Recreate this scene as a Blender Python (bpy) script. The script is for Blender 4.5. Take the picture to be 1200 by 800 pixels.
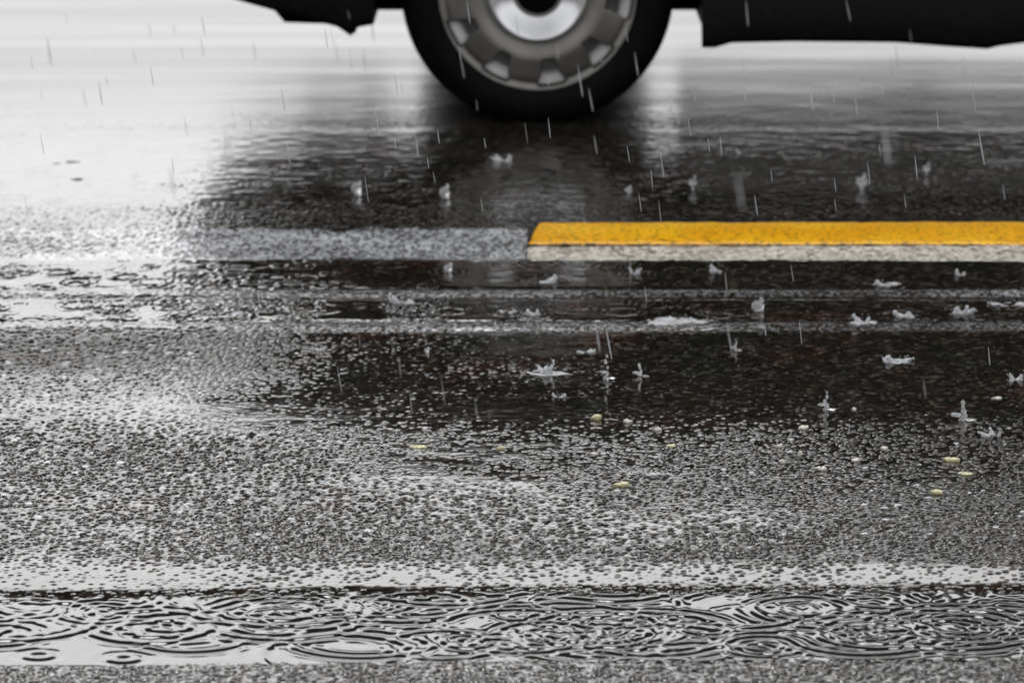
import bpy, bmesh, math, random
import numpy as np
from mathutils import Vector, Matrix
R = math.radians
random.seed(7); rng = np.random.default_rng(11)
for o in list(bpy.data.objects): bpy.data.objects.remove(o)
S = bpy.context.scene
COL = S.collection

# ---------------------------------------------------------------- camera
CAMH, PITCH, LENS = 2.047, 12.0, 187.0
cd = bpy.data.cameras.new('camera'); cam = bpy.data.objects.new('camera', cd); COL.objects.link(cam)
cam.location = (0, 0, CAMH); cam.rotation_euler = (R(90-PITCH), 0, 0)
cd.lens = LENS; cd.sensor_width = 36; cd.clip_start = 0.1; cd.clip_end = 3000
cd.dof.use_dof = True; cd.dof.focus_distance = 8.7; cd.dof.aperture_fstop = 7.0
S.camera = cam
# ---------------------------------------------------------------- sky and sun (overcast, raining)
w = bpy.data.worlds.new('World'); S.world = w; w.use_nodes = True
nt = w.node_tree; nt.nodes.clear()
SUN_EL, SUN_ROT = 53.0, -10.0
sky = nt.nodes.new('ShaderNodeTexSky'); sky.sky_type = 'NISHITA'; sky.sun_disc = False
sky.sun_elevation = R(SUN_EL); sky.sun_rotation = R(SUN_ROT); sky.dust_density = 6.0; sky.air_density = 1.0; sky.ozone_density = 1.0
hs = nt.nodes.new('ShaderNodeHueSaturation'); hs.inputs['Saturation'].default_value = 0.0
bg = nt.nodes.new('ShaderNodeBackground'); bg.inputs['Strength'].default_value = 0.15
ow = nt.nodes.new('ShaderNodeOutputWorld')
nt.links.new(sky.outputs[0], hs.inputs['Color']); nt.links.new(hs.outputs[0], bg.inputs[0]); nt.links.new(bg.outputs[0], ow.inputs[0])
sd = bpy.data.lights.new('sun', 'SUN'); sun = bpy.data.objects.new('sun', sd); COL.objects.link(sun)
sd.energy = 1.0; sd.angle = R(60); sd.color = (1.0, 0.985, 0.96)
a, e = R(SUN_ROT), R(SUN_EL)
sdir = Vector((math.sin(a)*math.cos(e), math.cos(a)*math.cos(e), math.sin(e)))
sun.rotation_euler = sdir.to_track_quat('Z', 'Y').to_euler(); sun.location = sdir*30
S.view_settings.view_transform = 'Standard'; S.view_settings.look = 'None'; S.view_settings.gamma = 1
S.view_settings.exposure = 0.92
S.render.engine = 'CYCLES'

# ---------------------------------------------------------------- helpers
FPX = LENS/36*1200
def gy(py):                      # photo row -> distance along the ground
    return CAMH/math.tan(R(PITCH)+math.atan((py-400)/FPX))
def ground(px, py):
    Y = gy(py); th = R(PITCH)+math.atan((py-400)/FPX)
    depth = math.hypot(Y, CAMH)*math.cos(th-R(PITCH))
    return ((px-600)/FPX*depth, Y)
def tag(o, label=None, cat=None, group=None, kind=None):
    if label: o['label'] = label
    if cat: o['category'] = cat
    if group: o['group'] = group
    if kind: o['kind'] = kind
    return o
def mesh_obj(name, verts, faces, mat, parent=None, smooth=True):
    me = bpy.data.meshes.new(name); me.from_pydata(verts, [], faces); me.validate()
    if smooth: me.polygons.foreach_set('use_smooth', [True]*len(me.polygons))
    if mat: me.materials.append(mat)
    o = bpy.data.objects.new(name, me); COL.objects.link(o)
    if parent: o.parent = parent
    return o
def bm_obj(name, bm, mat, parent=None, smooth=True):
    bmesh.ops.recalc_face_normals(bm, faces=bm.faces)
    me = bpy.data.meshes.new(name); bm.to_mesh(me); bm.free()
    if smooth: me.polygons.foreach_set('use_smooth', [True]*len(me.polygons))
    if mat: me.materials.append(mat)
    o = bpy.data.objects.new(name, me); COL.objects.link(o)
    if parent: o.parent = parent
    return o
def grid_obj(name, X, Y, Z, mat, attrs=None):
    ny, nx = X.shape
    me = bpy.data.meshes.new(name)
    co = np.stack([X, Y, Z], -1).reshape(-1, 3).astype(np.float32)
    me.vertices.add(nx*ny); me.vertices.foreach_set('co', co.ravel())
    i = np.arange((ny-1)*(nx-1)); r = i//(nx-1); c = i % (nx-1); v = r*nx+c
    q = np.stack([v, v+1, v+nx+1, v+nx], -1).astype(np.int32)
    n = len(q)
    me.loops.add(n*4); me.loops.foreach_set('vertex_index', q.ravel())
    me.polygons.add(n); me.polygons.foreach_set('loop_start', np.arange(0, n*4, 4, dtype=np.int32))
    me.update(calc_edges=True)
    me.polygons.foreach_set('use_smooth', np.ones(n, dtype=bool))
    for k, a in (attrs or {}).items():
        at = me.attributes.new(k, 'FLOAT', 'POINT'); at.data.foreach_set('value', a.ravel().astype(np.float32))
    me.materials.append(mat)
    o = bpy.data.objects.new(name, me); COL.objects.link(o)
    return o
# numpy noise
def h2(ix, iy, s):
    n = (ix.astype(np.int64)*374761393 + iy.astype(np.int64)*668265263 + s*1442695041) & 0xffffffff
    n = ((n ^ (n >> 13))*1274126177) & 0xffffffff
    n = ((n ^ (n >> 16))*2246822519) & 0xffffffff
    return ((n ^ (n >> 15)) & 0xffffff)/float(0xffffff)
def vnoise(x, y, s=0):
    ix, iy = np.floor(x), np.floor(y); fx, fy = x-ix, y-iy
    fx = fx*fx*(3-2*fx); fy = fy*fy*(3-2*fy)
    a = h2(ix, iy, s); b = h2(ix+1, iy, s); c = h2(ix, iy+1, s); d = h2(ix+1, iy+1, s)
    return (a*(1-fx)+b*fx)*(1-fy)+(c*(1-fx)+d*fx)*fy
def fbm(x, y, s=0, o=3):
    t = 0; amp = 1; tot = 0
    for k in range(o):
        t = t+amp*vnoise(x*2**k, y*2**k, s+k*17); tot += amp; amp *= .55
    return t/tot
def stones(X, Y, cell, s):        # domed aggregate: 0..1
    gx, gy_ = X/cell, Y/cell; ix, iy = np.floor(gx), np.floor(gy_)
    out = np.zeros_like(X); idv = np.zeros_like(X)
    for dx in (-1, 0, 1):
        for dy in (-1, 0, 1):
            jx, jy = ix+dx, iy+dy
            cx = jx+.5+.8*(h2(jx, jy, s)-.5); cy = jy+.5+.8*(h2(jx, jy, s+1)-.5)
            r = .42+.28*h2(jx, jy, s+2); hh = .35+.65*h2(jx, jy, s+3)
            d = ((gx-cx)**2+(gy_-cy)**2)/(r*r)
            v = hh*np.clip(1-d, 0, 1)**.6
            m = v > out; out = np.where(m, v, out); idv = np.where(m, h2(jx, jy, s+4), idv)
    return out, idv
def sstep(a, b, x):
    t = np.clip((x-a)/(b-a), 0, 1); return t*t*(3-2*t)

# ---------------------------------------------------------------- materials
def principled(name, col, rough=.5, metal=0, spec=None, ior=1.45, trans=0, coat=0):
    m = bpy.data.materials.new(name); m.use_nodes = True
    b = m.node_tree.nodes['Principled BSDF']
    b.inputs['Base Color'].default_value = (*col, 1); b.inputs['Roughness'].default_value = rough
    b.inputs['Metallic'].default_value = metal; b.inputs['IOR'].default_value = ior
    b.inputs['Transmission Weight'].default_value = trans; b.inputs['Coat Weight'].default_value = coat
    if spec is not None: b.inputs['Specular IOR Level'].default_value = spec
    return m, b
def noisy(m, b, c1, c2, scale, rough=None, bump=0, dist=.001, lo=.35, hi=.65, detail=6):
    N, L = m.node_tree.nodes, m.node_tree.links
    tc = N.new('ShaderNodeTexCoord'); n = N.new('ShaderNodeTexNoise'); n.inputs['Scale'].default_value = scale; n.inputs['Detail'].default_value = detail
    L.new(tc.outputs['Object'], n.inputs['Vector'])
    cr = N.new('ShaderNodeValToRGB'); cr.color_ramp.elements[0].position = lo; cr.color_ramp.elements[1].position = hi
    cr.color_ramp.elements[0].color = (*c1, 1); cr.color_ramp.elements[1].color = (*c2, 1)
    L.new(n.outputs['Fac'], cr.inputs[0]); L.new(cr.outputs[0], b.inputs['Base Color'])
    if rough:
        mr = N.new('ShaderNodeMapRange'); mr.inputs['To Min'].default_value = rough[0]; mr.inputs['To Max'].default_value = rough[1]
        L.new(n.outputs['Fac'], mr.inputs[0]); L.new(mr.outputs[0], b.inputs['Roughness'])
    if bump:
        bp = N.new('ShaderNodeBump'); bp.inputs['Strength'].default_value = bump; bp.inputs['Distance'].default_value = dist
        L.new(n.outputs['Fac'], bp.inputs['Height']); L.new(bp.outputs[0], b.inputs['Normal'])
    return m
def asphalt_mat(name, relief=True):
    m, b = principled(name, (.03, .03, .03), .2, ior=1.52)
    N, L = m.node_tree.nodes, m.node_tree.links
    tc = N.new('ShaderNodeTexCoord')
    v = N.new('ShaderNodeTexVoronoi'); v.inputs['Scale'].default_value = 110; L.new(tc.outputs['Object'], v.inputs['Vector'])
    cr = N.new('ShaderNodeValToRGB'); E = cr.color_ramp.elements
    E[0].position = 0; E[0].color = (.008, .0075, .007, 1); E[1].position = 1; E[1].color = (.11, .105, .10, 1)
    for p, c in ((.35, (.012, .011, .010)), (.6, (.020, .018, .016)), (.72, (.032, .020, .016)), (.8, (.020, .023, .018)), (.9, (.05, .047, .042))):
        q = E.new(p); q.color = (*c, 1)
    sx = N.new('ShaderNodeSeparateColor'); L.new(v.outputs['Color'], sx.inputs[0]); L.new(sx.outputs[0], cr.inputs[0])
    n3 = N.new('ShaderNodeTexNoise'); n3.inputs['Scale'].default_value = 4.5; n3.inputs['Detail'].default_value = 3; L.new(tc.outputs['Object'], n3.inputs['Vector'])
    c3 = N.new('ShaderNodeValToRGB'); F = c3.color_ramp.elements
    F[0].position = .3; F[0].color = (.6, .70, .5, 1); F[1].position = .72; F[1].color = (1.1, .65, .55, 1)
    q = F.new(.42); q.color = (.74, .70, .63, 1); q = F.new(.6); q.color = (.82, .71, .62, 1)
    L.new(n3.outputs['Fac'], c3.inputs[0])
    mt = N.new('ShaderNodeMix'); mt.data_type = 'RGBA'; mt.blend_type = 'MULTIPLY'; mt.inputs['Factor'].default_value = 1
    L.new(cr.outputs[0], mt.inputs['A']); L.new(c3.outputs[0], mt.inputs['B']); at0 = N.new('ShaderNodeAttribute'); at0.attribute_name = 'sheen_grit'
    mw = N.new('ShaderNodeMix'); mw.data_type = 'RGBA'; mw.inputs['B'].default_value = (.52, .54, .57, 1)  # pale colour shared by the painted sky sheen and the real grit
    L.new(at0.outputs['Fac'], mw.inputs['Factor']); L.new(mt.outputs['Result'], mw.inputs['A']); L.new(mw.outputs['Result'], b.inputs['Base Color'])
    n = N.new('ShaderNodeTexNoise'); n.inputs['Scale'].default_value = 420; n.inputs['Detail'].default_value = 3
    L.new(tc.outputs['Object'], n.inputs['Vector'])
    bp = N.new('ShaderNodeBump'); bp.inputs['Distance'].default_value = .0006
    L.new(n.outputs['Fac'], bp.inputs['Height']); L.new(bp.outputs[0], b.inputs['Normal'])
    if relief:
        at = N.new('ShaderNodeAttribute'); at.attribute_name = 'water'
        mr = N.new('ShaderNodeMapRange'); mr.inputs['To Min'].default_value = .14; mr.inputs['To Max'].default_value = .06
        L.new(at.outputs['Fac'], mr.inputs[0])
        af = N.new('ShaderNodeAttribute'); af.attribute_name = 'far'
        mf = N.new('ShaderNodeMath'); mf.operation = 'MULTIPLY_ADD'; mf.inputs[1].default_value = .17
        L.new(af.outputs['Fac'], mf.inputs[0]); L.new(mr.outputs[0], mf.inputs[2]); L.new(mf.outputs[0], b.inputs['Roughness'])
        m2 = N.new('ShaderNodeMapRange'); m2.inputs['To Min'].default_value = .7; m2.inputs['To Max'].default_value = .06
        L.new(at.outputs['Fac'], m2.inputs[0]); L.new(m2.outputs[0], bp.inputs['Strength'])
        a2 = N.new('ShaderNodeAttribute'); a2.attribute_name = 'dull'
        m3 = N.new('ShaderNodeMapRange'); m3.inputs['To Min'].default_value = .5; m3.inputs['To Max'].default_value = .04
        L.new(a2.outputs['Fac'], m3.inputs[0]); L.new(m3.outputs[0], b.inputs['Specular IOR Level'])
    else:
        bp.inputs['Strength'].default_value = .5; b.inputs['Roughness'].default_value = .22
    return m
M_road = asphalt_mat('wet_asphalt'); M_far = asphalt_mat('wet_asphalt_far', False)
def paint(name, c1, c2, dirt, scale=160, lo=.36, hi=.5, bump=.6):
    m, b = principled(name, c1, .3, ior=1.36)
    N, L = m.node_tree.nodes, m.node_tree.links
    tc = N.new('ShaderNodeTexCoord')
    n = N.new('ShaderNodeTexNoise'); n.inputs['Scale'].default_value = scale; n.inputs['Detail'].default_value = 5; n.inputs['Roughness'].default_value = .65
    L.new(tc.outputs['Object'], n.inputs['Vector'])
    n2 = N.new('ShaderNodeTexNoise'); n2.inputs['Scale'].default_value = 7; n2.inputs['Detail'].default_value = 6
    L.new(tc.outputs['Object'], n2.inputs['Vector'])
    cr = N.new('ShaderNodeValToRGB'); cr.color_ramp.elements[0].color = (*c2, 1); cr.color_ramp.elements[1].color = (*c1, 1)
    cr.color_ramp.elements[0].position = .4; cr.color_ramp.elements[1].position = .6
    L.new(n2.outputs['Fac'], cr.inputs[0])
    k = N.new('ShaderNodeValToRGB'); k.color_ramp.elements[0].position = lo; k.color_ramp.elements[1].position = hi
    L.new(n.outputs['Fac'], k.inputs[0])
    mx = N.new('ShaderNodeMix'); mx.data_type = 'RGBA'; mx.inputs['A'].default_value = (*dirt, 1)
    L.new(k.outputs[0], mx.inputs['Factor']); L.new(cr.outputs[0], mx.inputs['B']); L.new(mx.outputs['Result'], b.inputs['Base Color'])
    bp = N.new('ShaderNodeBump'); bp.inputs['Strength'].default_value = bump; bp.inputs['Distance'].default_value = .0015
    L.new(n.outputs['Fac'], bp.inputs['Height']); L.new(bp.outputs[0], b.inputs['Normal'])
    return m
M_yellow = paint('yellow_road_paint', (.93, .50, .012), (.85, .40, .008), (.20, .11, .01), scale=100, lo=.36, hi=.50)
M_pale = paint('pale_road_paint', (.80, .76, .68), (.66, .62, .55), (.10, .09, .075), scale=95, lo=.40, hi=.545)
m, b = principled('puddle_water', (.012, .013, .011), .03, ior=1.5); M_water = m
m, b = principled('splash_water', (.95, .97, 1.0), .08, ior=1.33, trans=.6); M_splash = m
m, b = principled('clear_splash_water', (.97, .98, 1.0), .03, ior=1.33, trans=.82); M_clear = m
# rain drops: thin clear water
m = bpy.data.materials.new('rain_water'); m.use_nodes = True
N, L = m.node_tree.nodes, m.node_tree.links
b = N['Principled BSDF']; b.inputs['Base Color'].default_value = (.8, .82, .85, 1); b.inputs['Roughness'].default_value = .3
tr = N.new('ShaderNodeBsdfTransparent'); mx = N.new('ShaderNodeMixShader'); mx.inputs[0].default_value = .38
L.new(tr.outputs[0], mx.inputs[1]); L.new(b.outputs[0], mx.inputs[2]); L.new(mx.outputs[0], N['Material Output'].inputs[0]); M_rain = m

# ---------------------------------------------------------------- the wet road
def splat_rings(X, Y, rings):
    Z = np.zeros_like(X)
    for (cx, cy, Rr, lam, wd, A) in rings:
        rad = Rr+3*wd
        ys = np.where((Y[:, 0] > cy-rad) & (Y[:, 0] < cy+rad))[0]
        if len(ys) == 0: continue
        s = slice(ys[0], ys[-1]+1)
        d = np.hypot(X[s]-cx, Y[s]-cy)
        Z[s] += A*np.cos(2*np.pi*(d-Rr)/lam)*np.exp(-((d-Rr)/wd)**2)
    return Z
Yb = {k: gy(k) for k in (0, 30, 55, 105, 150, 250, 275, 305, 340, 350, 378, 390, 430, 520, 665, 693, 765, 778, 800)}
def zone(Y, lo_px, hi_px, soft=.02):     # 1 between photo rows lo..hi (lo is farther)
    a, b_ = gy(hi_px), gy(lo_px)
    return sstep(a-soft, a+soft, Y)*(1-sstep(b_-soft, b_+soft, Y))
def hump(Y, y0, y1, h):                  # gentle swell between two distances
    t = np.clip((Y-y0)/(y1-y0), 0, 1); return h*np.sin(np.pi*t)**2
def macro(X, Y):
    wob = (fbm(X*1.2, Y*1.2, 5)-.5)
    Yw = Y+.03*wob-.012*X
    Z = .0016*(fbm(X*2.1, Y*3.3, 9)-.5)
    # shoulder that falls towards the camera, the pale strip lies on it
    Z += .016*sstep(gy(305), gy(276), Y)
    Z -= .016*sstep(gy(262), 12.6, Y)
    Z += (hump(Y-.006*X, gy(351), gy(339), .0038)+hump(Y-.006*X, gy(391), gy(377), .0038))*(1-.35*sstep(-.6, .2, X)+.2*(fbm(X*2.2, Y*4, 13)-.5))
    Z += .0055*sstep(gy(698), gy(662), Yw)                       # rise above the near puddle
    Z -= .0055*sstep(gy(640), gy(420), Y)
    Z -= .0080*zone(Y+.03*wob-.022*X, 699, 770, .065)                            # puddle hollow
    return Z
def film(X, Y):                          # water level over the bed, metres
    n = fbm(X*5, Y*8, 31); n2 = fbm(X*1.4, Y*2.0, 41)
    lv = .0004+.0012*(n-.5)+.0007*(n2-.5)
    lv += .0022*zone(Y, 304, 339, .02)+.0022*zone(Y, 352, 377, .02)
    lv += .0012*zone(Y, 155, 250, .05)
    lv += .0026*sstep(gy(190), gy(90), Y)-.0002*zone(Y+.3*(n2-.5), 56, 104, .15)
    lv += .0006*zone(Y-.012*X+.04*(n-.5), 666, 692, .05)
    left = 1-sstep(-.75, -.25, X+.3*(n2-.5))
    far_near = (1-.5*left)*sstep(gy(620)-.25, gy(500)+.05, Y-.25*left+.7*(n2-.5)+.2*(n-.5))*(1-sstep(gy(392)-.02, gy(388), Y))
    lv += .0014*far_near*(1-left*zone(Y, 388, 470, .05))
    lv -= .0002*(1-far_near)*sstep(gy(664), gy(655), Y)*(1-sstep(gy(392)-.02, gy(388), Y))
    lv -= .0013*left*zone(Y+.15*(n-.5), 389, 450, .05)
    lv -= .0009*left*zone(Y+.2*(n-.5), 440, 560, .12)
    lv -= .0002*(1-sstep(gy(785), gy(775), Y))
    return lv
def groundz(px, py, dz=0.0):
    x, Y = ground(px, py); th = R(PITCH)+math.atan((py-400)/FPX); x0, Y0 = x, Y
    for _ in range(6):
        z = float(macro(np.array([[x]]), np.array([[Y]]))[0, 0])+dz
        Y = (CAMH-z)/math.tan(th); x = x0*Y/Y0
    return x, Y
def gz(py, dz=0.0, px=900): return groundz(px, py, dz)[1]
road_rings = []
def ring_for(px, py, Rr=.02, A=.0006, lam=.014, wd=.014):
    x, y = ground(px, py); road_rings.append((x, y, Rr, lam, wd, A))
SPL = [  # px, py, kind, width px, height px, words
 (418,229,'bubble',15,17,'domed splash bubble on the dark road left of the one nearest the yellow line end'),
 (521,233,'bubble',15,17,'domed splash bubble on the dark road above left of the yellow line end'),
 (588,190,'crown',22,9,'low ragged splash on the dark road under the tyre'),
 (736,227,'bubble',11,9,'dim grey bubble above the yellow line, under the right edge of the tyre'),
 (782,182,'drop',13,15,'small rebounding drop on black wet road right below the tyre'),
 (868,181,'crown',10,6,'tiny bright splash right of the tyre, below the sill start'),
 (812,224,'drop',12,18,'tall bright rebounding drop above the yellow line, right of the tyre'),
 (1010,224,'drop',18,20,'biggest rebounding drop above the right half of the yellow line'),
 (1086,206,'drop',11,15,'faint rebounding drop above the yellow line, farthest right'),
 (525,320,'bubble',13,12,'round hollow bubble just below the bare strip left of the yellow line'),
 (471,357,'crown',32,24,'large ragged splash crown between the two seams, left of centre'),
 (595,368,'crown',18,9,'small low splash left of the bright one between the two seams'),
 (628,371,'crown',20,15,'bright compact splash between the seams below the yellow line end'),
 (640,332,'crown',24,10,'low splash just under the pale strip below the yellow line end'),
 (745,322,'crown',18,18,'two horned splash crown touching the lower edge of the pale strip'),
 (837,320,'crown',24,15,'wide splash crown touching the lower edge of the pale strip'),
 (888,366,'bubble',19,17,'brightest round bubble between the two seams, right of centre'),
 (793,378,'crown',56,9,'very wide flat splash lying on the lower seam'),
 (1012,379,'crown',28,11,'flat splash on the lower seam left of the hollow pair'),
 (1060,372,'crown',30,17,'paired splash crown between the seams at right'),
 (1128,368,'crown',30,24,'tall bright splash crown between the seams near right edge of frame'),
 (1126,324,'crown',14,8,'faint small splash under the pale strip near the right edge'),
 (1040,335,'crown',36,7,'thin low splash on the upper seam at right'),
 (263,371,'crown',40,9,'flat white splash between the seams at far left'),
 (1182,358,'crown',36,7,'flat splash cut by the right edge of the frame between the seams'),
 (640,438,'crown',40,18,'ragged splash sheet leaning right on the asphalt below the lower seam'),
 (711,446,'jet',11,34,'beaded water column with four stacked drops'),
 (750,442,'jet',12,17,'short water jet right of the beaded water column'),
 (688,414,'crown',20,6,'small flat white splash above the beaded water column'),
 (862,412,'jet',8,16,'thin jet just below the lower seam, right of centre'),
 (1050,424,'crown',28,9,'three part low splash under a thin jet on dark asphalt'),
 (968,482,'jet',13,26,'stubby ghostly water column alone on brown asphalt'),
 (1128,494,'jet',18,26,'bright knotted water jet near the right edge on asphalt'),
 (1162,512,'crown',20,14,'cross shaped splash lowest near the right edge'),
 (1190,446,'crown',20,16,'bright splash touching the right edge of the frame on asphalt'),
 (500,414,'bubble',8,7,'tiny bubble below the lower seam left of centre'),
 (375,410,'crown',12,4,'tiny flat splash below the lower seam at left'),
 (655,466,'crown',14,6,'tiny splash below the ragged splash sheet'),
]
for (px, py, k, ww, hh, t) in SPL:
    Y_ = gy(py)
    if 300 < py < 385: ring_for(px, py, .022+.0004*ww, .0006)
    elif py < 260: ring_for(px, py, .03, .0004)
for k in range(210):
    x = rng.uniform(-1.7, 1.7); y = rng.choice([rng.uniform(gy(338), gy(308)), rng.uniform(gy(376), gy(352)), rng.uniform(gy(250), gy(155))])
    road_rings.append((x, y, rng.uniform(.008, .05), rng.uniform(.011, .02), rng.uniform(.008, .02), rng.uniform(.0003, .0009)))
for k in range(170):
    y = rng.choice([rng.uniform(gy(341), gy(306)), rng.uniform(gy(378), gy(350))])
    road_rings.append((rng.uniform(-1.6, -.35), y, rng.uniform(.004, .04), rng.uniform(.012, .024), rng.uniform(.008, .02), rng.uniform(.0008, .0019)))
# fan-shaped grid: fine where the camera looks closely, coarser beyond
ylist = [6.9]
while ylist[-1] < 16.5:
    y = ylist[-1]; ylist.append(y+(.0030+.0008*max(0, y-8) if y < 12.0 else .009+.004*(y-12)))
yv = np.array(ylist)
uv = np.concatenate([np.linspace(-.30, -.115, 150)[:-1], np.linspace(-.115, .115, 880), np.linspace(.115, .30, 150)[1:]])
X = uv[None, :]*yv[:, None]; Y = np.repeat(yv[:, None], len(uv), 1)
st, sid = stones(X, Y, .0112, 3); st2, _ = stones(X, Y, .0064, 8)
patch = fbm(X*3, Y*3, 77)
rough_amp = .0036*(.75+.5*patch)*(1+.5*zone(Y, 500, 664, .1)+.4*(1-sstep(gy(785), gy(775), Y)))
base = macro(X, Y)
rel = rough_amp*np.maximum(st, .55*st2)-.0012
wat = film(X, Y)
rip = splat_rings(X, Y, road_rings)+.00035*(fbm(X*30, Y*45, 51, 3)-.5)*(1+7*sstep(-.1,-.7,X)*zone(Y, 305, 380, .03)+1.2*zone(Y, 305, 380, .03)+2.6*zone(Y, 150, 270, .1))
edge_fade = 1.0
diff = wat+rip-rel
isw = sstep(-.0001, .0002, diff)
Z = base+np.maximum(rel, wat+rip)
Z[:, 0] -= .02; Z[:, -1] -= .02; Z[0] -= .02; Z[-1] -= .02
dull = zone(Y+.05*(patch-.5), 388, 440, .08)*(1-.6*sstep(-.8, -.2, X))
strip_sheen = zone(Y+.09*(fbm(X*14, Y*14, 21)-.5), 278, 305.5, .014)*(1-sstep(groundz(612, 290)[0]+.006, groundz(612, 290)[0]+.014, X))  # wet sky sheen painted into the colour, left of the yellow line
seam = (zone(Y-.006*X, 341, 349, .012)+zone(Y-.006*X, 379, 388, .012))*(.35+.65*sstep(.35, .7, fbm(X*3, Y*2, 23)))*.55  # sky reflection on the two ridges, painted as pale lines
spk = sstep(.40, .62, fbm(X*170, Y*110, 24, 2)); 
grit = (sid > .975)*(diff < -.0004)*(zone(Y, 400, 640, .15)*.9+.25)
sheen_grit = np.clip(strip_sheen*(.22+.78*spk)*(.35+.9*fbm(X*5, Y*22, 25))+seam*spk+grit, 0, 1)
road = grid_obj('road', X, Y, Z, M_road, {'water': isw, 'dull': dull, 'sheen_grit': sheen_grit, 'far': sstep(gy(230), gy(90), Y)*(.55+.9*fbm(X*.7, Y*9, 55))}); tag(road, kind='structure')
del st, st2, sid, grit, rel, wat, rip
# ground that runs to the horizon
g = mesh_obj('ground', [(-900, -60, -.02), (900, -60, -.02), (900, 1500, -.02), (-900, 1500, -.02)], [(0, 1, 2, 3)], M_far, smooth=False)
tag(g, kind='structure')

# near puddle with rain rings
yv = np.arange(7.30, 8.02, .0022); xv = np.arange(-1.6, 1.6, .0026)
X, Y = np.meshgrid(xv, yv)
rings = []
for px, py, rp, A in ((115,716,46,.0005),(172,738,40,.0005),(440,706,42,.0005),(395,715,25,.0006),(330,722,95,.0006),(350,712,70,.0006),(612,716,34,.0004),(548,750,28,.0006),
                      (640,742,60,.0007),(700,735,80,.0008),(790,725,22,.0006),(760,740,95,.0007),(827,735,24,.0006),(895,755,45,.0005),(890,758,22,.0005),(1020,740,46,.0009),
                      (1010,742,85,.0007),(1150,722,32,.0004),(1120,735,90,.0007),(940,712,60,.0006),(230,700,60,.0003),(30,708,55,.0003)):
    x, y = ground(px, py); r = rp*.00194*7.9/12.1
    rings.append((x, y, r, .017+.09*r, .013+.16*r, A*1.3))
    if rp > 40: rings.append((x, y, r*.45, .013, .012, A*.6))
for k in range(120):
    rings.append((-1.5+3.0*k/120+rng.uniform(-.05, .05), rng.uniform(7.38, 7.90), rng.uniform(.01, .13), rng.uniform(.024, .042), rng.uniform(.016, .038), rng.uniform(.0004, .0010)))
Zp = splat_rings(X, Y, rings); Zp = .0015*np.tanh(Zp*2.0/.0015)+.0005*(fbm(X*22, Y*22, 61, 2)-.5)
PUD_Z = -.0016
puddle = grid_obj('puddle', X, Y, PUD_Z+Zp-.02*(sstep(7.93, 7.99, Y)+1-sstep(7.33, 7.40, Y)), M_water); tag(puddle, kind='structure')

# unseen dark structure added to darken the road reflections, sky shows under it
M_blocker, b = principled('blocker_concrete', (.10, .10, .095), .8); noisy(M_blocker, b, (.06, .062, .06), (.13, .13, .12), 1.2, (.7, .95), .3, .02)
blocker = bpy.data.objects.new('sky_blocker', None); COL.objects.link(blocker); blocker.location = (0, 27.5, 0)
tag(blocker, 'added dark blocker out of view, high above the far side of the road', 'sky_blocker')
def box(name, c, sz, mat, parent, bev=.05):
    bm = bmesh.new(); bmesh.ops.create_cube(bm, size=1)
    for v in bm.verts: v.co = Vector((c[0]+sz[0]*v.co.x, c[1]+sz[1]*v.co.y, c[2]+sz[2]*v.co.z))
    bmesh.ops.bevel(bm, geom=bm.edges[:], offset=bev, segments=2, affect='EDGES')
    return bm_obj(name, bm, mat, parent, smooth=False)
box('blocker_deck', (0, 0, 12.5), (160, 21, .8), M_blocker, blocker)
for yy in (-10.3, 10.3): box('blocker_parapet', (0, yy, 13.4), (160, .3, .99), M_blocker, blocker)
for yy in (-6, -2, 2, 6): box('blocker_girder', (0, yy, 11.6), (160, .9, .99), M_blocker, blocker)
for xx in (-60, -28, 28, 60): box('blocker_pier', (xx, 0, 5.5), (1.8, 12, 11.2), M_blocker, blocker)

# ---------------------------------------------------------------- painted lines
def strip(name, x0, x1, y0, y1, off, mat, thick=.004, chamfer=0, wob=.002, step=.012, ny=22):
    xs = np.arange(x0, x1, step); vs = []; fs = []
    T = np.linspace(0, 1, ny)
    Xs = np.zeros((ny, len(xs))); Ys = np.zeros_like(Xs)
    for j, t in enumerate(T):
        for i, x in enumerate(xs):
            xx = x
            if i < 6 and chamfer: xx = x+chamfer*t*(1-i/6.)
            Xs[j, i] = xx
            edge = (1 if j == ny-1 else -1 if j == 0 else 0)
            Ys[j, i] = y0+(y1-y0)*t
    wv = wob*(fbm(Xs*25, Ys*0+3, 91)-.5)*2
    Ys = Ys+wv*(2*np.abs(np.linspace(-1, 1, ny))[:, None]-0)*np.sign(np.linspace(-1, 1, ny))[:, None]
    t = np.minimum(np.linspace(0, 1, ny), 1-np.linspace(0, 1, ny))[:, None]*(y1-y0)
    body = np.clip(t/.006, 0, 1)**.5
    xe = np.clip((Xs-Xs[:, :1])/.02, 0, 1)**.5
    Zs = macro(Xs, Ys)+off-.012+(thick+.012)*body*xe
    Zs += .0009*(fbm(Xs*70, Ys*70, 95)-.5)
    return grid_obj(name, Xs, Ys, Zs, mat)
x_end = groundz(612, 288)[0]
yl = strip('yellow_line', x_end, 3.2, gz(286, .004), gz(259.5, .004), .000, M_yellow, thick=.0042, chamfer=.022, wob=.006)
tag(yl, 'thick wet yellow painted road line with a slanted left end', 'road line', kind='structure')
del yl['label'], yl['category']
wl = strip('pale_line', x_end-.004, 3.2, gz(305.5, .004), gz(286, .004)-.005, .000, M_pale, thick=.0030, wob=.006)
tag(wl, kind='structure')

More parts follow.
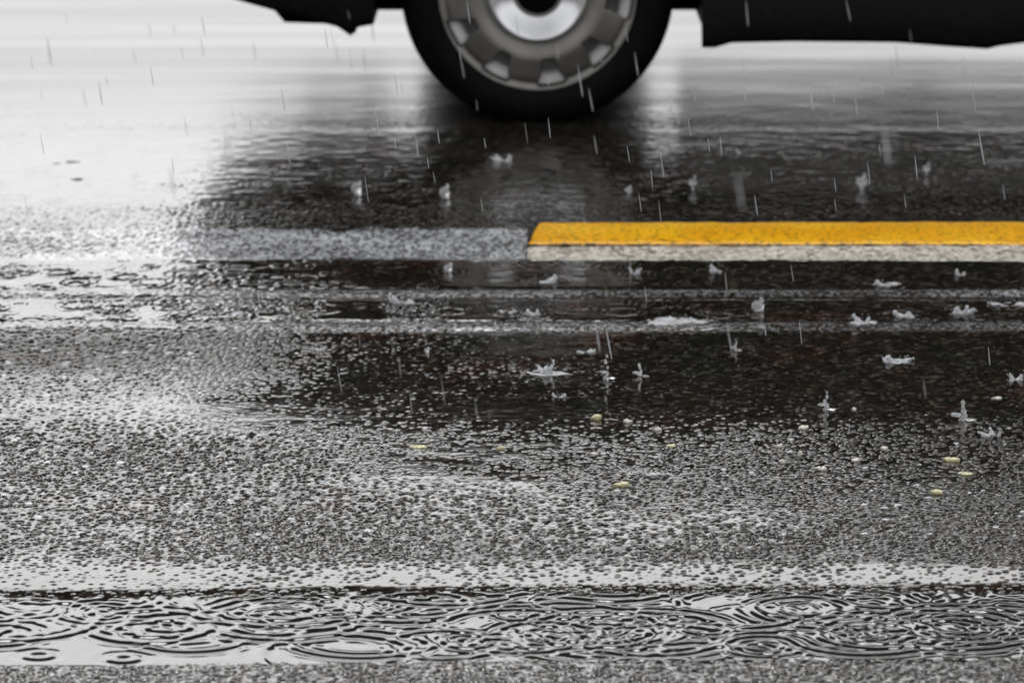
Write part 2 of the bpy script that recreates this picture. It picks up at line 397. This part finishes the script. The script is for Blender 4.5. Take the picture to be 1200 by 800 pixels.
# ---------------------------------------------------------------- the car
WX, WY, WR = (630-600)*.00194, 12.0, .312
def P(px, py): return WX+(px-630)*.00194, (147.5-py)*.00194
M_body, b = principled('black_car_paint', (.003, .003, .0035), .45, ior=1.45, spec=.12)
M_plast, b = principled('black_plastic_trim', (.008, .008, .008), .75, spec=.15); noisy(M_plast, b, (.003,.003,.003), (.007,.007,.007), 60, (.6, .85), .2)
M_tyre, b = principled('wet_black_rubber', (.005, .005, .005), .6, spec=.12); noisy(M_tyre, b, (.002,.002,.0022), (.005,.005,.005), 40, (.5, .75), .3)
M_cover, b = principled('silver_wheel_cover', (.36, .35, .33), .38, metal=.75); noisy(M_cover, b, (.20,.195,.185), (.30,.29,.275), 9, (.32, .5), .15)
M_steel, b = principled('bright_steel_rim', (.85, .84, .83), .3, metal=0); noisy(M_steel, b, (.8,.78,.77), (.95,.94,.93), 14, (.3, .5), .1)
M_cap, b = principled('polished_hub_cap', (.75, .76, .79), .14, metal=1.0); noisy(M_cap, b, (.65,.66,.69), (.8,.81,.84), 12, (.1, .25), .05)
M_dark, b = principled('dark_recess', (.004, .004, .004), .9, spec=.05)
M_glass, b = principled('tinted_glass', (.86, .90, .89), .0, ior=1.45, trans=1.0)
M_lamp, b = principled('clear_lamp_lens', (.7, .72, .75), .1, trans=.5)
M_red, b = principled('red_lamp_lens', (.35, .01, .01), .15)
M_seat, b = principled('dark_seat_cloth', (.02, .02, .022), .9)

car = bpy.data.objects.new('car', None); COL.objects.link(car); car.location = (WX, WY, 0); car.empty_display_size = .3
tag(car, 'black car driving through the rain, cut off by the top edge of the photo', 'car')
WBASE, HALF = 2.55, .86           # wheelbase, half width ; car-local: x from front axle, y 0 = near side face
lowpts = [(-.86,.50),(-.84,.42),(-.78,.345),((270-630)*.00194,.287),((340-630)*.00194,.257),((395-630)*.00194,.233),((411-630)*.00194,.212),((418-630)*.00194,.232),
          ((440-630)*.00194,.240)]
rightpts = [((838-630)*.00194,.186),((858-630)*.00194,.197),((930-630)*.00194,.200),((1050-630)*.00194,.198),((1110-630)*.00194,.189),((1158-630)*.00194,.183),((1172-630)*.00194,.19),((1205-630)*.00194,.198),(1.4,.20),(2.10,.20)]
def low(x):
    pts = lowpts+rightpts
    AR = .375
    for c in (0, WBASE):
        if abs(x-c) < AR: return .31+math.sqrt(AR*AR-(x-c)**2)
    if x < -AR:
        xs, zs = zip(*lowpts); return float(np.interp(x, xs, zs))
    if x < WBASE-AR:
        xs, zs = zip(*rightpts); return float(np.interp(x, xs, zs))
    return float(np.interp(x, (WBASE+AR, WBASE+.55, WBASE+.78), (.21, .27, .45)))
topx = (-.86,-.82,-.70,-.40,0,.35,.6,2.0,2.6,3.0,3.25,3.33)
topz = (.56,.66,.74,.82,.88,.925,.95,.97,.98,.98,.93,.60)
def top(x): return float(np.interp(x, topx, topz))
def wid(x):
    return HALF-.16*max(0, (-.35-x)/.5)**2-.10*max(0, (x-2.9)/.43)**2
xs = sorted(set([round(v, 4) for v in np.arange(-.86, 3.331, .04)]+[-.3749,-.3751,.3749,.3751,WBASE-.3749,WBASE-.3751,WBASE+.3749,WBASE+.3751]+[p[0] for p in lowpts+rightpts]+list(np.linspace(-.37,.37,24))+list(np.linspace(WBASE-.37,WBASE+.37,24))))
verts, faces = [], []
ring = []
for x in xs:
    lo, tp, wd = low(x), top(x), wid(x); fl = max(.225, min(lo, .6)) if (x < -.6 or x > WBASE+.55) else .225
    inner = wd-.27 if (min(abs(x), abs(x-WBASE)) < .374) else wd-.04
    sh = lo+(tp-lo)
    half = [(0, fl), (inner*.98, fl), (inner, lo if inner < wd-.1 else max(lo, .2)), (wd-.012, lo), (wd, lo+.02), (wd+.012, lo+.35*(tp-lo)), (wd+.004, lo+.65*(tp-lo)), (wd-.03, tp-.07), (wd-.10, tp-.015), (0, tp+.02)]
    row = []
    for (yy, zz) in half: row.append((x, HALF-yy, zz))
    for (yy, zz) in half[-2:0:-1]: row.append((x, HALF+yy, zz))
    ring.append(row)
n = len(ring[0])
for row in ring: verts += row
for i in range(len(ring)-1):
    for j in range(n): faces.append((i*n+j, i*n+(j+1) % n, (i+1)*n+(j+1) % n, (i+1)*n+j))
faces.append(tuple(range(n))); faces.append(tuple((len(ring)-1)*n+j for j in reversed(range(n))))
body = mesh_obj('body', verts, faces, M_body, car)
# lower cladding strip, flush with the body's lower edge
bm = bmesh.new()
def clad(x0, x1, hgt):
    X_ = [x for x in xs if x0 <= x <= x1]; prev = None
    for x in X_:
        lo, wd = low(x), wid(x); y0 = HALF-wd-.016
        v = [bm.verts.new((x, y0, lo+hgt)), bm.verts.new((x, y0-.004, lo+.01)), bm.verts.new((x, y0+.004, lo-.004)), bm.verts.new((x, y0+.05, lo-.002)), bm.verts.new((x, y0+.05, lo+hgt))]
        if prev:
            for j in range(5): bm.faces.new((prev[j], prev[(j+1) % 5], v[(j+1) % 5], v[j]))
        else: bm.faces.new(v)
        prev = v
    bm.faces.new(prev[::-1])
clad(-.82, -.3751, .16); bm_obj('bumper_skirt', bm, M_plast, car)
bm = bmesh.new(); clad(.3751, WBASE-.3751, .12); bm_obj('sill', bm, M_plast, car)
# wheel arch lip
def arch(cx):
    bm = bmesh.new(); prev = None
    for k in range(33):
        t = math.pi*k/32
        v = []
        for (rr, yy) in ((.372, -.018), (.41, -.018), (.41, .03), (.372, .03)):
            v.append(bm.verts.new((cx-rr*math.cos(t), HALF-wid(cx)+yy, .31+rr*math.sin(t))))
        if prev:
            for j in range(4): bm.faces.new((prev[j], prev[(j+1) % 4], v[(j+1) % 4], v[j]))
        else: bm.faces.new(v)
        prev = v
    bm.faces.new(prev[::-1]); return bm_obj('wheel_arch', bm, M_plast, car)
arch(0); arch(WBASE)
# small deflector hanging ahead of the wheel
bm = bmesh.new()
pr = [(-.47,.245),(-.425,.208),(-.417,.208),(-.40,.245)]
va = [bm.verts.new((x, .03, z)) for x, z in pr]; vb = [bm.verts.new((x, .24, z)) for x, z in pr]
bm.faces.new(va); bm.faces.new(vb[::-1])
for j in range(4): bm.faces.new((va[j], vb[j], vb[(j+1) % 4], va[(j+1) % 4]))
bm_obj('air_deflector', bm, M_plast, car, smooth=False)
# cabin
cab = [(.55,.94,.76),(1.20,1.36,.60),(1.45,1.43,.58),(2.1,1.46,.57),(2.75,1.38,.58),(3.12,1.0,.70)]
def pillar(bm, a, b_, r):
    a, b_ = Vector(a), Vector(b_); d = (b_-a).normalized(); s = d.orthogonal().normalized(); t = d.cross(s)
    A = [bm.verts.new(a+r*(math.cos(q)*s+math.sin(q)*t)) for q in [k*math.pi/4 for k in range(8)]]
    B = [bm.verts.new(b_+r*(math.cos(q)*s+math.sin(q)*t)) for q in [k*math.pi/4 for k in range(8)]]
    for j in range(8): bm.faces.new((A[j], A[(j+1) % 8], B[(j+1) % 8], B[j]))
    bm.faces.new(A[::-1]); bm.faces.new(B)
for s in (-1, 1):
  for q_ in (0, 1, 2):
    bm = bmesh.new()
    if q_ == 0: pillar(bm, (.55, HALF+s*.74, .93), (1.22, HALF+s*.585, 1.37), .03)
    if q_ == 1: pillar(bm, (1.85, HALF+s*.80, .95), (1.80, HALF+s*.575, 1.43), .035)
    if q_ == 2: pillar(bm, (3.10, HALF+s*.74, .96), (2.75, HALF+s*.57, 1.37), .05)
    bm_obj('pillar', bm, M_body, car)
rv, rf = [], []
rx = np.linspace(1.18, 2.80, 12); ry = np.linspace(-1, 1, 9)
for x in rx:
    zc = float(np.interp(x, (1.18,1.45,2.1,2.8), (1.36,1.43,1.46,1.38)))
    for q in ry: rv.append((x, HALF+q*.60, zc+.02-.05*q*q))
for x in rx:
    zc = float(np.interp(x, (1.18,1.45,2.1,2.8), (1.36,1.43,1.46,1.38)))
    for q in ry: rv.append((x, HALF+q*.58, zc-.02-.05*q*q))
def gf(i, j, o=0): return o+i*9+j
for i in range(11):
    for j in range(8):
        rf.append((gf(i,j),gf(i+1,j),gf(i+1,j+1),gf(i,j+1))); rf.append((gf(i,j,108),gf(i,j+1,108),gf(i+1,j+1,108),gf(i+1,j,108)))
for i in range(11):
    rf.append((gf(i,0),gf(i,0,108),gf(i+1,0,108),gf(i+1,0))); rf.append((gf(i,8),gf(i+1,8),gf(i+1,8,108),gf(i,8,108)))
for j in range(8):
    rf.append((gf(0,j),gf(0,j+1),gf(0,j+1,108),gf(0,j,108))); rf.append((gf(11,j),gf(11,j,108),gf(11,j+1,108),gf(11,j+1)))
mesh_obj('roof', rv, rf, M_body, car)
def pane(name, pts, t=.006):
    p = [Vector(q) for q in pts]; nrm = (p[1]-p[0]).cross(p[2]-p[0]).normalized()*t
    v = [tuple(q) for q in p]+[tuple(q+nrm) for q in p]; k = len(p)
    f = [tuple(range(k)), tuple(range(2*k-1, k-1, -1))]+[(j, (j+1) % k, k+(j+1) % k, k+j) for j in range(k)]
    return mesh_obj(name, v, f, M_glass, car, smooth=False)
for s in (-1, 1):
    pane('side_window', [(.72, HALF+s*.77, .97), (1.82, HALF+s*.79, .97), (1.79, HALF+s*.585, 1.41), (1.24, HALF+s*.585, 1.36)])
    pane('side_window', [(1.88, HALF+s*.79, .97), (3.02, HALF+s*.74, .98), (2.74, HALF+s*.585, 1.36), (1.85, HALF+s*.585, 1.41)])
    # door mirror
    bm = bmesh.new(); bmesh.ops.create_icosphere(bm, subdivisions=3, radius=1)
    for v in bm.verts: v.co = Vector((.78+.06*v.co.x, HALF+s*(.93)+.10*v.co.y, 1.0+.06*v.co.z))
    mi = bm_obj('door_mirror', bm, M_body, car)
    bm = bmesh.new(); bmesh.ops.create_icosphere(bm, subdivisions=3, radius=1)
    for v in bm.verts: v.co = Vector((-.72+.11*v.co.x, HALF+s*.60+.14*v.co.y, .66+.06*v.co.z))
    bm_obj('headlight', bm, M_lamp, car)
    bm = bmesh.new(); bmesh.ops.create_icosphere(bm, subdivisions=3, radius=1)
    for v in bm.verts: v.co = Vector((3.27+.07*v.co.x, HALF+s*.68+.12*v.co.y, .80+.09*v.co.z))
    bm_obj('tail_light', bm, M_red, car)
    bm = bmesh.new(); bmesh.ops.create_cube(bm, size=1)
    for v in bm.verts: v.co = Vector((1.55+.10*v.co.x, HALF+s*.889+.012*v.co.y, .84+.025*v.co.z))
    bm_obj('door_handle', bm, M_body, car, smooth=False)
    for sx in (1.35, 2.25):
        bm = bmesh.new(); bmesh.ops.create_cube(bm, size=1)
        for v in bm.verts: v.co = Vector((sx+.12*v.co.x+.10*(v.co.z+.5), HALF+s*.34+.44*v.co.y, .90+.62*v.co.z))
        bmesh.ops.bevel(bm, geom=bm.edges[:], offset=.04, segments=3, affect='EDGES'); bm_obj('car_seat', bm, M_seat, car)
pane('windscreen', [(.60, HALF-.72, .96), (.60, HALF+.72, .96), (1.22, HALF+.57, 1.36), (1.22, HALF-.57, 1.36)])
pane('rear_window', [(3.10, HALF-.70, 1.0), (3.10, HALF+.70, 1.0), (2.78, HALF+.56, 1.36), (2.78, HALF-.56, 1.36)])

# wheels: axis along y, outer face towards -y
def lathe(name, prof, mat, parent, seg=96):      # prof: (radius, y)
    vs, fs = [], []
    k = len(prof)
    for i in range(seg):
        t = 2*math.pi*i/seg
        for (r, y) in prof: vs.append((r*math.sin(t), y, r*math.cos(t)))
    for i in range(seg):
        for j in range(k-1):
            a_, b_ = i*k+j, ((i+1) % seg)*k+j
            fs.append((a_, b_, b_+1, a_+1))
    return mesh_obj(name, vs, fs, mat, parent)
def cover_mesh(parent):
    # dished wheel cover with ten trapezoid windows cut right through
    seg = 360; radii = [.0, .03, .06, .085, .097, .110, .125, .140, .150, .158, .172, .190, .198, .206, .214, .220, .226, .232]
    def prof(r): return float(np.interp(r, [0, .097, .105, .150, .200, .214, .222, .232], [.010, .012, .012, -.006, .006, .016, .006, .010]))
    vs = []; idx = {}
    for i in range(seg):
        t = 2*math.pi*i/seg
        for j, r in enumerate(radii):
            idx[i, j] = len(vs); vs.append((r*math.sin(t), prof(r), -r*math.cos(t)))
    fs = []; keep = {}
    for i in range(seg):
        deg = (i+.5)*360/seg; d = ((deg-OFF+18) % 36)-18
        for j in range(len(radii)-1):
            r = (radii[j]+radii[j+1])/2
            hw = 4.6+ (r-.158)/(.222-.158)*4.6        # half-width in degrees
            hole = .158 < r < .222 and abs(d) < hw
            keep[i, j] = not hole
            if not hole: fs.append((idx[i, j], idx[(i+1) % seg, j], idx[(i+1) % seg, j+1], idx[i, j+1]))
    o = mesh_obj('wheel', vs, fs, M_cover, parent)
    sm = o.modifiers.new('thick', 'SOLIDIFY'); sm.thickness = .007; sm.offset = -1
    return o
OFF = 9.0
def make_wheel(parent):
    wcov = cover_mesh(parent)
    # tyre
    Ro = WR
    prof = [(.214, .020), (.222, .004), (.232, -.004), (.250, -.012), (.272, -.013), (.290, -.006), (.303, .008), (Ro-.003, .022), (Ro, .045)]
    prof += [(Ro, .060), (Ro-.007, .062), (Ro-.007, .068), (Ro, .070), (Ro, .098), (Ro-.007, .100), (Ro-.007, .106), (Ro, .108), (Ro, .130), (Ro-.007, .132), (Ro-.007, .138), (Ro, .140), (Ro, .160), (.303, .192), (.272, .205), (.232, .196), (.214, .180)]
    lathe('tyre', prof, M_tyre, wcov, 128)
    # steel barrel behind the cover, flares out to the lip
    lathe('rim', [(.060, .075), (.120, .070), (.150, .085), (.165, .095), (.180, .082), (.188, .050), (.192, .022), (.2225, .0165), (.2235, .03)], M_steel, wcov, 96)
    lathe('brake_drum', [(0, .062), (.10, .062), (.150, .064), (.166, .078), (.170, .14), (0, .145)], M_dark, wcov, 64)
    # centre cap: polished dish with dark middle
    lathe('centre_cap', [(.0, .006), (.050, .006), (.060, .004), (.085, -.010), (.104, -.020), (.110, -.021), (.115, -.014), (.118, .014)], M_cap, wcov, 96)
    lathe('hub_badge', [(.0, -.008), (.030, -.008), (.046, -.004), (.052, .006)], M_dark, wcov, 64)
    return wcov
wh = make_wheel(car); wh.location = (0, .015, WR-.006)
def copy_part(o, parent, loc, rz=0):
    c = o.copy(); COL.objects.link(c); c.parent = parent; c.location = loc; c.rotation_euler = (0, 0, rz)
    for ch in list(o.children):
        d = ch.copy(); COL.objects.link(d); d.parent = c
    return c
copy_part(wh, car, (WBASE, .015, WR-.006))
copy_part(wh, car, (0, 2*HALF-.015, WR-.006), math.pi)
copy_part(wh, car, (WBASE, 2*HALF-.015, WR-.006), math.pi)

# ---------------------------------------------------------------- splashes
def road_z(x, y):
    return float(macro(np.array([[x]]), np.array([[y]]))[0, 0])
def blob(bm, c, r, sub=2, sq=(1, 1, 1)):
    res = bmesh.ops.create_icosphere(bm, subdivisions=sub, radius=1)
    for v in res['verts']: v.co = Vector((c[0]+r*sq[0]*v.co.x, c[1]+r*sq[1]*v.co.y, c[2]+r*sq[2]*v.co.z))
def splash_mesh(kind, W, H, seed):
    rd = random.Random(seed); bm = bmesh.new()
    if kind == 'crown':
        # torn sheet of water: a few thin lobes and threads that end in beads, over a broken ring
        n_l = rd.randint(3, 5); lean = rd.uniform(-.5, .5)
        for q in range(n_l):
            t = rd.uniform(0, 6.28); rr = W/2*rd.uniform(.35, .85); hh_ = H*rd.uniform(.08, .5)*(1.5 if q == 0 else 1); r0 = min(W*.14, .0060)*rd.uniform(.35, 1.3)
            px_, py_ = rr*math.cos(t), .7*rr*math.sin(t)
            for k in range(5):
                f = k/4.
                blob(bm, (px_*(1+.7*f*f)+lean*H*.4*f*f, py_*(1+.3*f), hh_*f), r0*(1-.55*f), 2, (1.5-.5*f, 1, .7+.9*hh_/(4*r0)))
            if q < 2: blob(bm, (px_*1.45+lean*H*.5, py_*1.3, hh_*rd.uniform(1.1, 1.5)), r0*rd.uniform(.4, .7), 2)
        for q in range(rd.randint(7, 13)):
            t = 6.28*q/10+rd.uniform(-.3, .3); rr = W/2*rd.uniform(.5, 1.0)
            blob(bm, (rr*math.cos(t), .7*rr*math.sin(t), 0), W*rd.uniform(.06, .15), 2, (1.9, 1.4, .30))
        blob(bm, (0, 0, -.0004), W*.52, 3, (1, .72, .0016/W))
        for q in range(rd.randint(3, 8)):
            t = rd.uniform(0, 6.28); rr = W/2*rd.uniform(.6, 1.5)
            blob(bm, (rr*math.cos(t), .6*rr*math.sin(t), H*rd.uniform(.1, .9)), rd.uniform(.0006, .0013), 1)
    elif kind == 'bubble':
        blob(bm, (0, 0, H*.42), W*.40, 3, (1, 1, H/W*.95))
        blob(bm, (W*.22, 0, H*.86), W*.15, 2, (1, 1, 1.3)); blob(bm, (.08*W, 0, .10*H), W*.26, 2, (1.2, 1, .6))
    elif kind == 'drop':
        blob(bm, (0, 0, H*.5), W*.36, 3, (1.15, 1, .95)); blob(bm, (W*.16, 0, H*.9), W*.14, 2, (1, 1, 1.4))
        blob(bm, (0, 0, H*.15), W*.16, 2, (1, 1, 2.0)); blob(bm, (-.3*W, 0, H*.72), W*.09, 1)
    else:
        n_ = 5; z = 0
        for q in range(n_):
            r = W*(.36-.05*q)*rd.uniform(.5, 1.0)
            blob(bm, (rd.uniform(-.15, .15)*W, 0, H*(q+.3)/n_), r, 2, (1, .8, min(1.5, .62*H/n_/r)))
        blob(bm, (-W*.42, 0, H*.30), W*.22, 2, (1.6, 1, .7)); blob(bm, (W*.5, 0, H*.08), W*.25, 2, (1.8, 1, .4))
    for v in bm.verts:
        v.co += Vector((rd.uniform(-1, 1), rd.uniform(-1, 1), rd.uniform(-1, 1)))*.00035
    return bm
for i, (px, py, kind, ww, hh, t) in enumerate(SPL):
    x, y = groundz(px, py); sc = math.hypot(y, CAMH)/FPX
    o = bm_obj('rain_splash', splash_mesh(kind, ww*sc, hh*sc, i), M_splash if kind == 'crown' else M_clear)
    o.location = (x, y, road_z(x, y)+.0008)
    tag(o, t, 'splash', 'splashes thrown up by raindrops')

# ---------------------------------------------------------------- pebbles, leaves
def pebmat(name, c):
    m, b = principled(name, c, .35, ior=1.4); noisy(m, b, tuple(.6*v for v in c), c, 120, (.25, .5), .4); return m
PM = {'yellow': pebmat('yellow_stone', (.70, .66, .42)), 'white': pebmat('pale_stone', (.72, .69, .62)), 'dark': pebmat('dark_wet_leaf', (.02, .016, .012))}
PEB = [(698,492,'yellow',14,10,'yellow pebble standing alone on brown asphalt below the beaded water column'),
 (736,496,'white',9,8,'whitish pebble right of the lone yellow pebble'),
 (771,505,'white',9,8,'small white pebble between the lone yellow pebble and the row at right'),
 (727,570,'yellow',18,8,'wide cream coloured pebble below the lone yellow pebble'),
 (786,524,'yellow',12,5,'flat yellowish chip right of the cream pebble'),
 (1115,541,'yellow',16,9,'flat yellow pebble, upper one of the three at the right edge'),
 (1133,557,'yellow',12,7,'pale yellow pebble, middle one of the three at the right edge'),
 (1098,579,'yellow',15,10,'yellow domed pebble, lowest of the three at the right edge'),
 (1002,541,'white',12,6,'oval pinkish white pebble left of the three yellow ones'),
 (938,534,'white',8,7,'small bright white pebble, left one below a paler pair'),
 (912,525,'white',8,7,'round white pebble left of the bright white one'),
 (962,552,'white',11,10,'lavender grey pebble below the bright white one'),
 (917,543,'white',9,7,'dull white pebble under the round white one'),
 (941,503,'white',13,6,'flat white chip alone on brown asphalt at right'),
 (1036,527,'white',11,5,'flat white chip above the oval pinkish pebble'),
 (490,525,'yellow',16,6,'long cream chip on asphalt left of centre'),
 (587,527,'yellow',9,7,'small yellow chip left of the lone yellow pebble'),
 (1001,481,'white',7,4,'tiny white chip high on brown asphalt, right of the ghostly column'),
 (697,533,'white',8,6,'pinkish chip directly above the cream pebble'),
 (1168,468,'white',11,4,'flat white flake near the right edge above the cross shaped splash'),
 (86,191,'dark',14,6,'dark wet leaf on the pale sheen at left, right of the smallest leaf'),
 (90,211,'dark',15,5,'dark wet leaf nearest the camera on the pale sheen at left'),
 (67,193,'dark',11,4,'smallest dark wet leaf on the pale sheen, farthest left'),
 (294,511,'dark',7,7,'black chip on speckled asphalt at left')]
for i, (px, py, c, ww, hh, t) in enumerate(PEB):
    x, y = groundz(px, py); sc = math.hypot(y, CAMH)/FPX; rd = random.Random(100+i)
    bm = bmesh.new(); bmesh.ops.create_icosphere(bm, subdivisions=3, radius=1)
    ph = [rd.uniform(0, 6) for _ in range(6)]
    for v in bm.verts:
        k = 1+.18*math.sin(3*v.co.x+ph[0])+.14*math.sin(4*v.co.y+ph[1])+.12*math.sin(5*v.co.z+ph[2])+.13*math.sin(9*v.co.x+7*v.co.y+ph[3])+.10*math.sin(11*v.co.z-8*v.co.x+ph[4])+rd.uniform(-.05, .05)
        v.co = Vector((v.co.x*k*ww*sc*.5, v.co.y*k*ww*sc*.42, v.co.z*k*hh*sc*.5*(1 if c != 'dark' or i == 23 else .4)))
    o = bm_obj({'dark': 'wet_leaf' if i < 23 else 'stone_chip'}.get(c, 'pebble'), bm, PM[c]); o.location = (x, y, road_z(x, y)+.0015)
    o.rotation_euler = (0, 0, rd.uniform(-.4, .4))
    tag(o, t, 'leaf' if (c == 'dark' and i < 23) else 'pebble', 'wet leaves on the far lane' if (c == 'dark' and i < 23) else 'loose stones on the asphalt')

# ---------------------------------------------------------------- falling rain
bm = bmesh.new(); seg = 8; prof = [(0, 0), (.35, .03), (.85, .15), (1, .35), (.9, .6), (.6, .82), (.25, .96), (0, 1)]
rows = [[bm.verts.new((r*math.cos(2*math.pi*i/seg), r*math.sin(2*math.pi*i/seg), z)) for i in range(seg)] for (r, z) in prof[1:-1]]
b0 = bm.verts.new((0, 0, 0)); b1 = bm.verts.new((0, 0, 1))
for a_, c_ in zip(rows[:-1], rows[1:]):
    for i in range(seg): bm.faces.new((a_[i], a_[(i+1) % seg], c_[(i+1) % seg], c_[i]))
for i in range(seg): bm.faces.new((b0, rows[0][(i+1) % seg], rows[0][i])); bm.faces.new((b1, rows[-1][i], rows[-1][(i+1) % seg]))
drop0 = bm_obj('raindrop', bm, M_rain)
RAIN = [(334,118,30,1),(340,180,25,.8),(272,172,50,2.4),(429,70,28,1),(466,100,30,1),(425,112,24,.7),(490,172,26,1),(515,160,18,.7),(551,15,30,.8),(683,95,40,1),
 (700,170,25,.7),(748,75,30,.8),(778,195,28,.8),(788,120,22,.8),(874,105,28,1.1),(877,16,32,.9),(953,116,30,1),(965,105,18,.7),(978,110,20,.7),(1008,90,34,1),(1035,102,20,.7),
 (1053,66,28,.9),(1132,80,32,1.2),(1154,173,42,1.1),(846,172,24,.9),(832,170,18,.6),(1042,170,50,2.2),(870,225,44,1.6),(888,240,26,.8),(717,400,44,1.3),(703,395,34,1.1),
 (858,395,40,.9),(940,390,30,.6),(1183,18,28,.8),(997,12,28,.7),(1068,42,16,.5),(608,30,26,.6),(540,62,20,.7),(566,240,18,.6),(645,150,26,.7),(655,60,20,.6),
 (980,240,16,.5),(1062,236,18,.5),(205,215,40,1.8),(60,60,36,1.4),(120,110,30,1),(180,90,26,.8),(738,180,22,.6),(765,210,24,.6),(810,150,22,.6),(905,205,18,.5),
 (930,320,22,.5),(852,330,24,.6),(758,345,22,.5),(1100,140,24,.7),(1178,225,20,.6),(384,45,26,.9),(300,60,24,.9),(240,30,24,1),(1195,560,26,.6),(985,560,26,.5),(470,430,24,.5),
 (350,440,26,.5),(1085,455,24,.5),(560,480,24,.5),(900,620,26,.5),(150,540,26,.5)]
for k in range(60):
    RAIN.append((random.uniform(5, 1195), random.uniform(5, 250) if k < 50 else random.uniform(300, 480), random.uniform(12, 34), random.uniform(.35, .8)))
for i, (px, py, ln, th) in enumerate(RAIN):
    o = drop0 if i == 0 else drop0.copy()
    if i: COL.objects.link(o)
    # distance: the drop hangs in the air somewhere before the ground it is seen against
    frac = random.uniform(.72, .93) if th < 1.5 else random.uniform(.45, .55)
    gx_, gy_ = ground(px, py); p = Vector((gx_*frac, gy_*frac, CAMH*(1-frac)))
    sc = p.length and (p-Vector((0, 0, CAMH))).length/FPX
    o.scale = (th*sc*.95, th*sc*.95, ln*sc)
    o.location = p-Vector((0, 0, ln*sc/2)); o.rotation_euler = (0, R(random.gauss(-8, 1.5)), 0)
    wide = 'broad blurred' if th > 1.5 else 'thin'
    if py < 55 and 470 < px < 790: bgd = 'the wheel'
    elif py < 55 and px > 838: bgd = 'the black car body'
    elif py < 150 and 470 < px < 790: bgd = 'the black tyre'
    elif py < 150: bgd = 'the sheen on the far lane at '+('left' if px < 470 else 'right')
    elif py < 258: bgd = 'the dark lane above the yellow line'
    elif py < 390: bgd = 'the strip of dark seams below the yellow line'
    else: bgd = 'the speckled near asphalt at '+('left' if px < 600 else 'right')
    tag(o, wide+' falling rain streak against '+bgd, 'raindrop', 'falling raindrops')
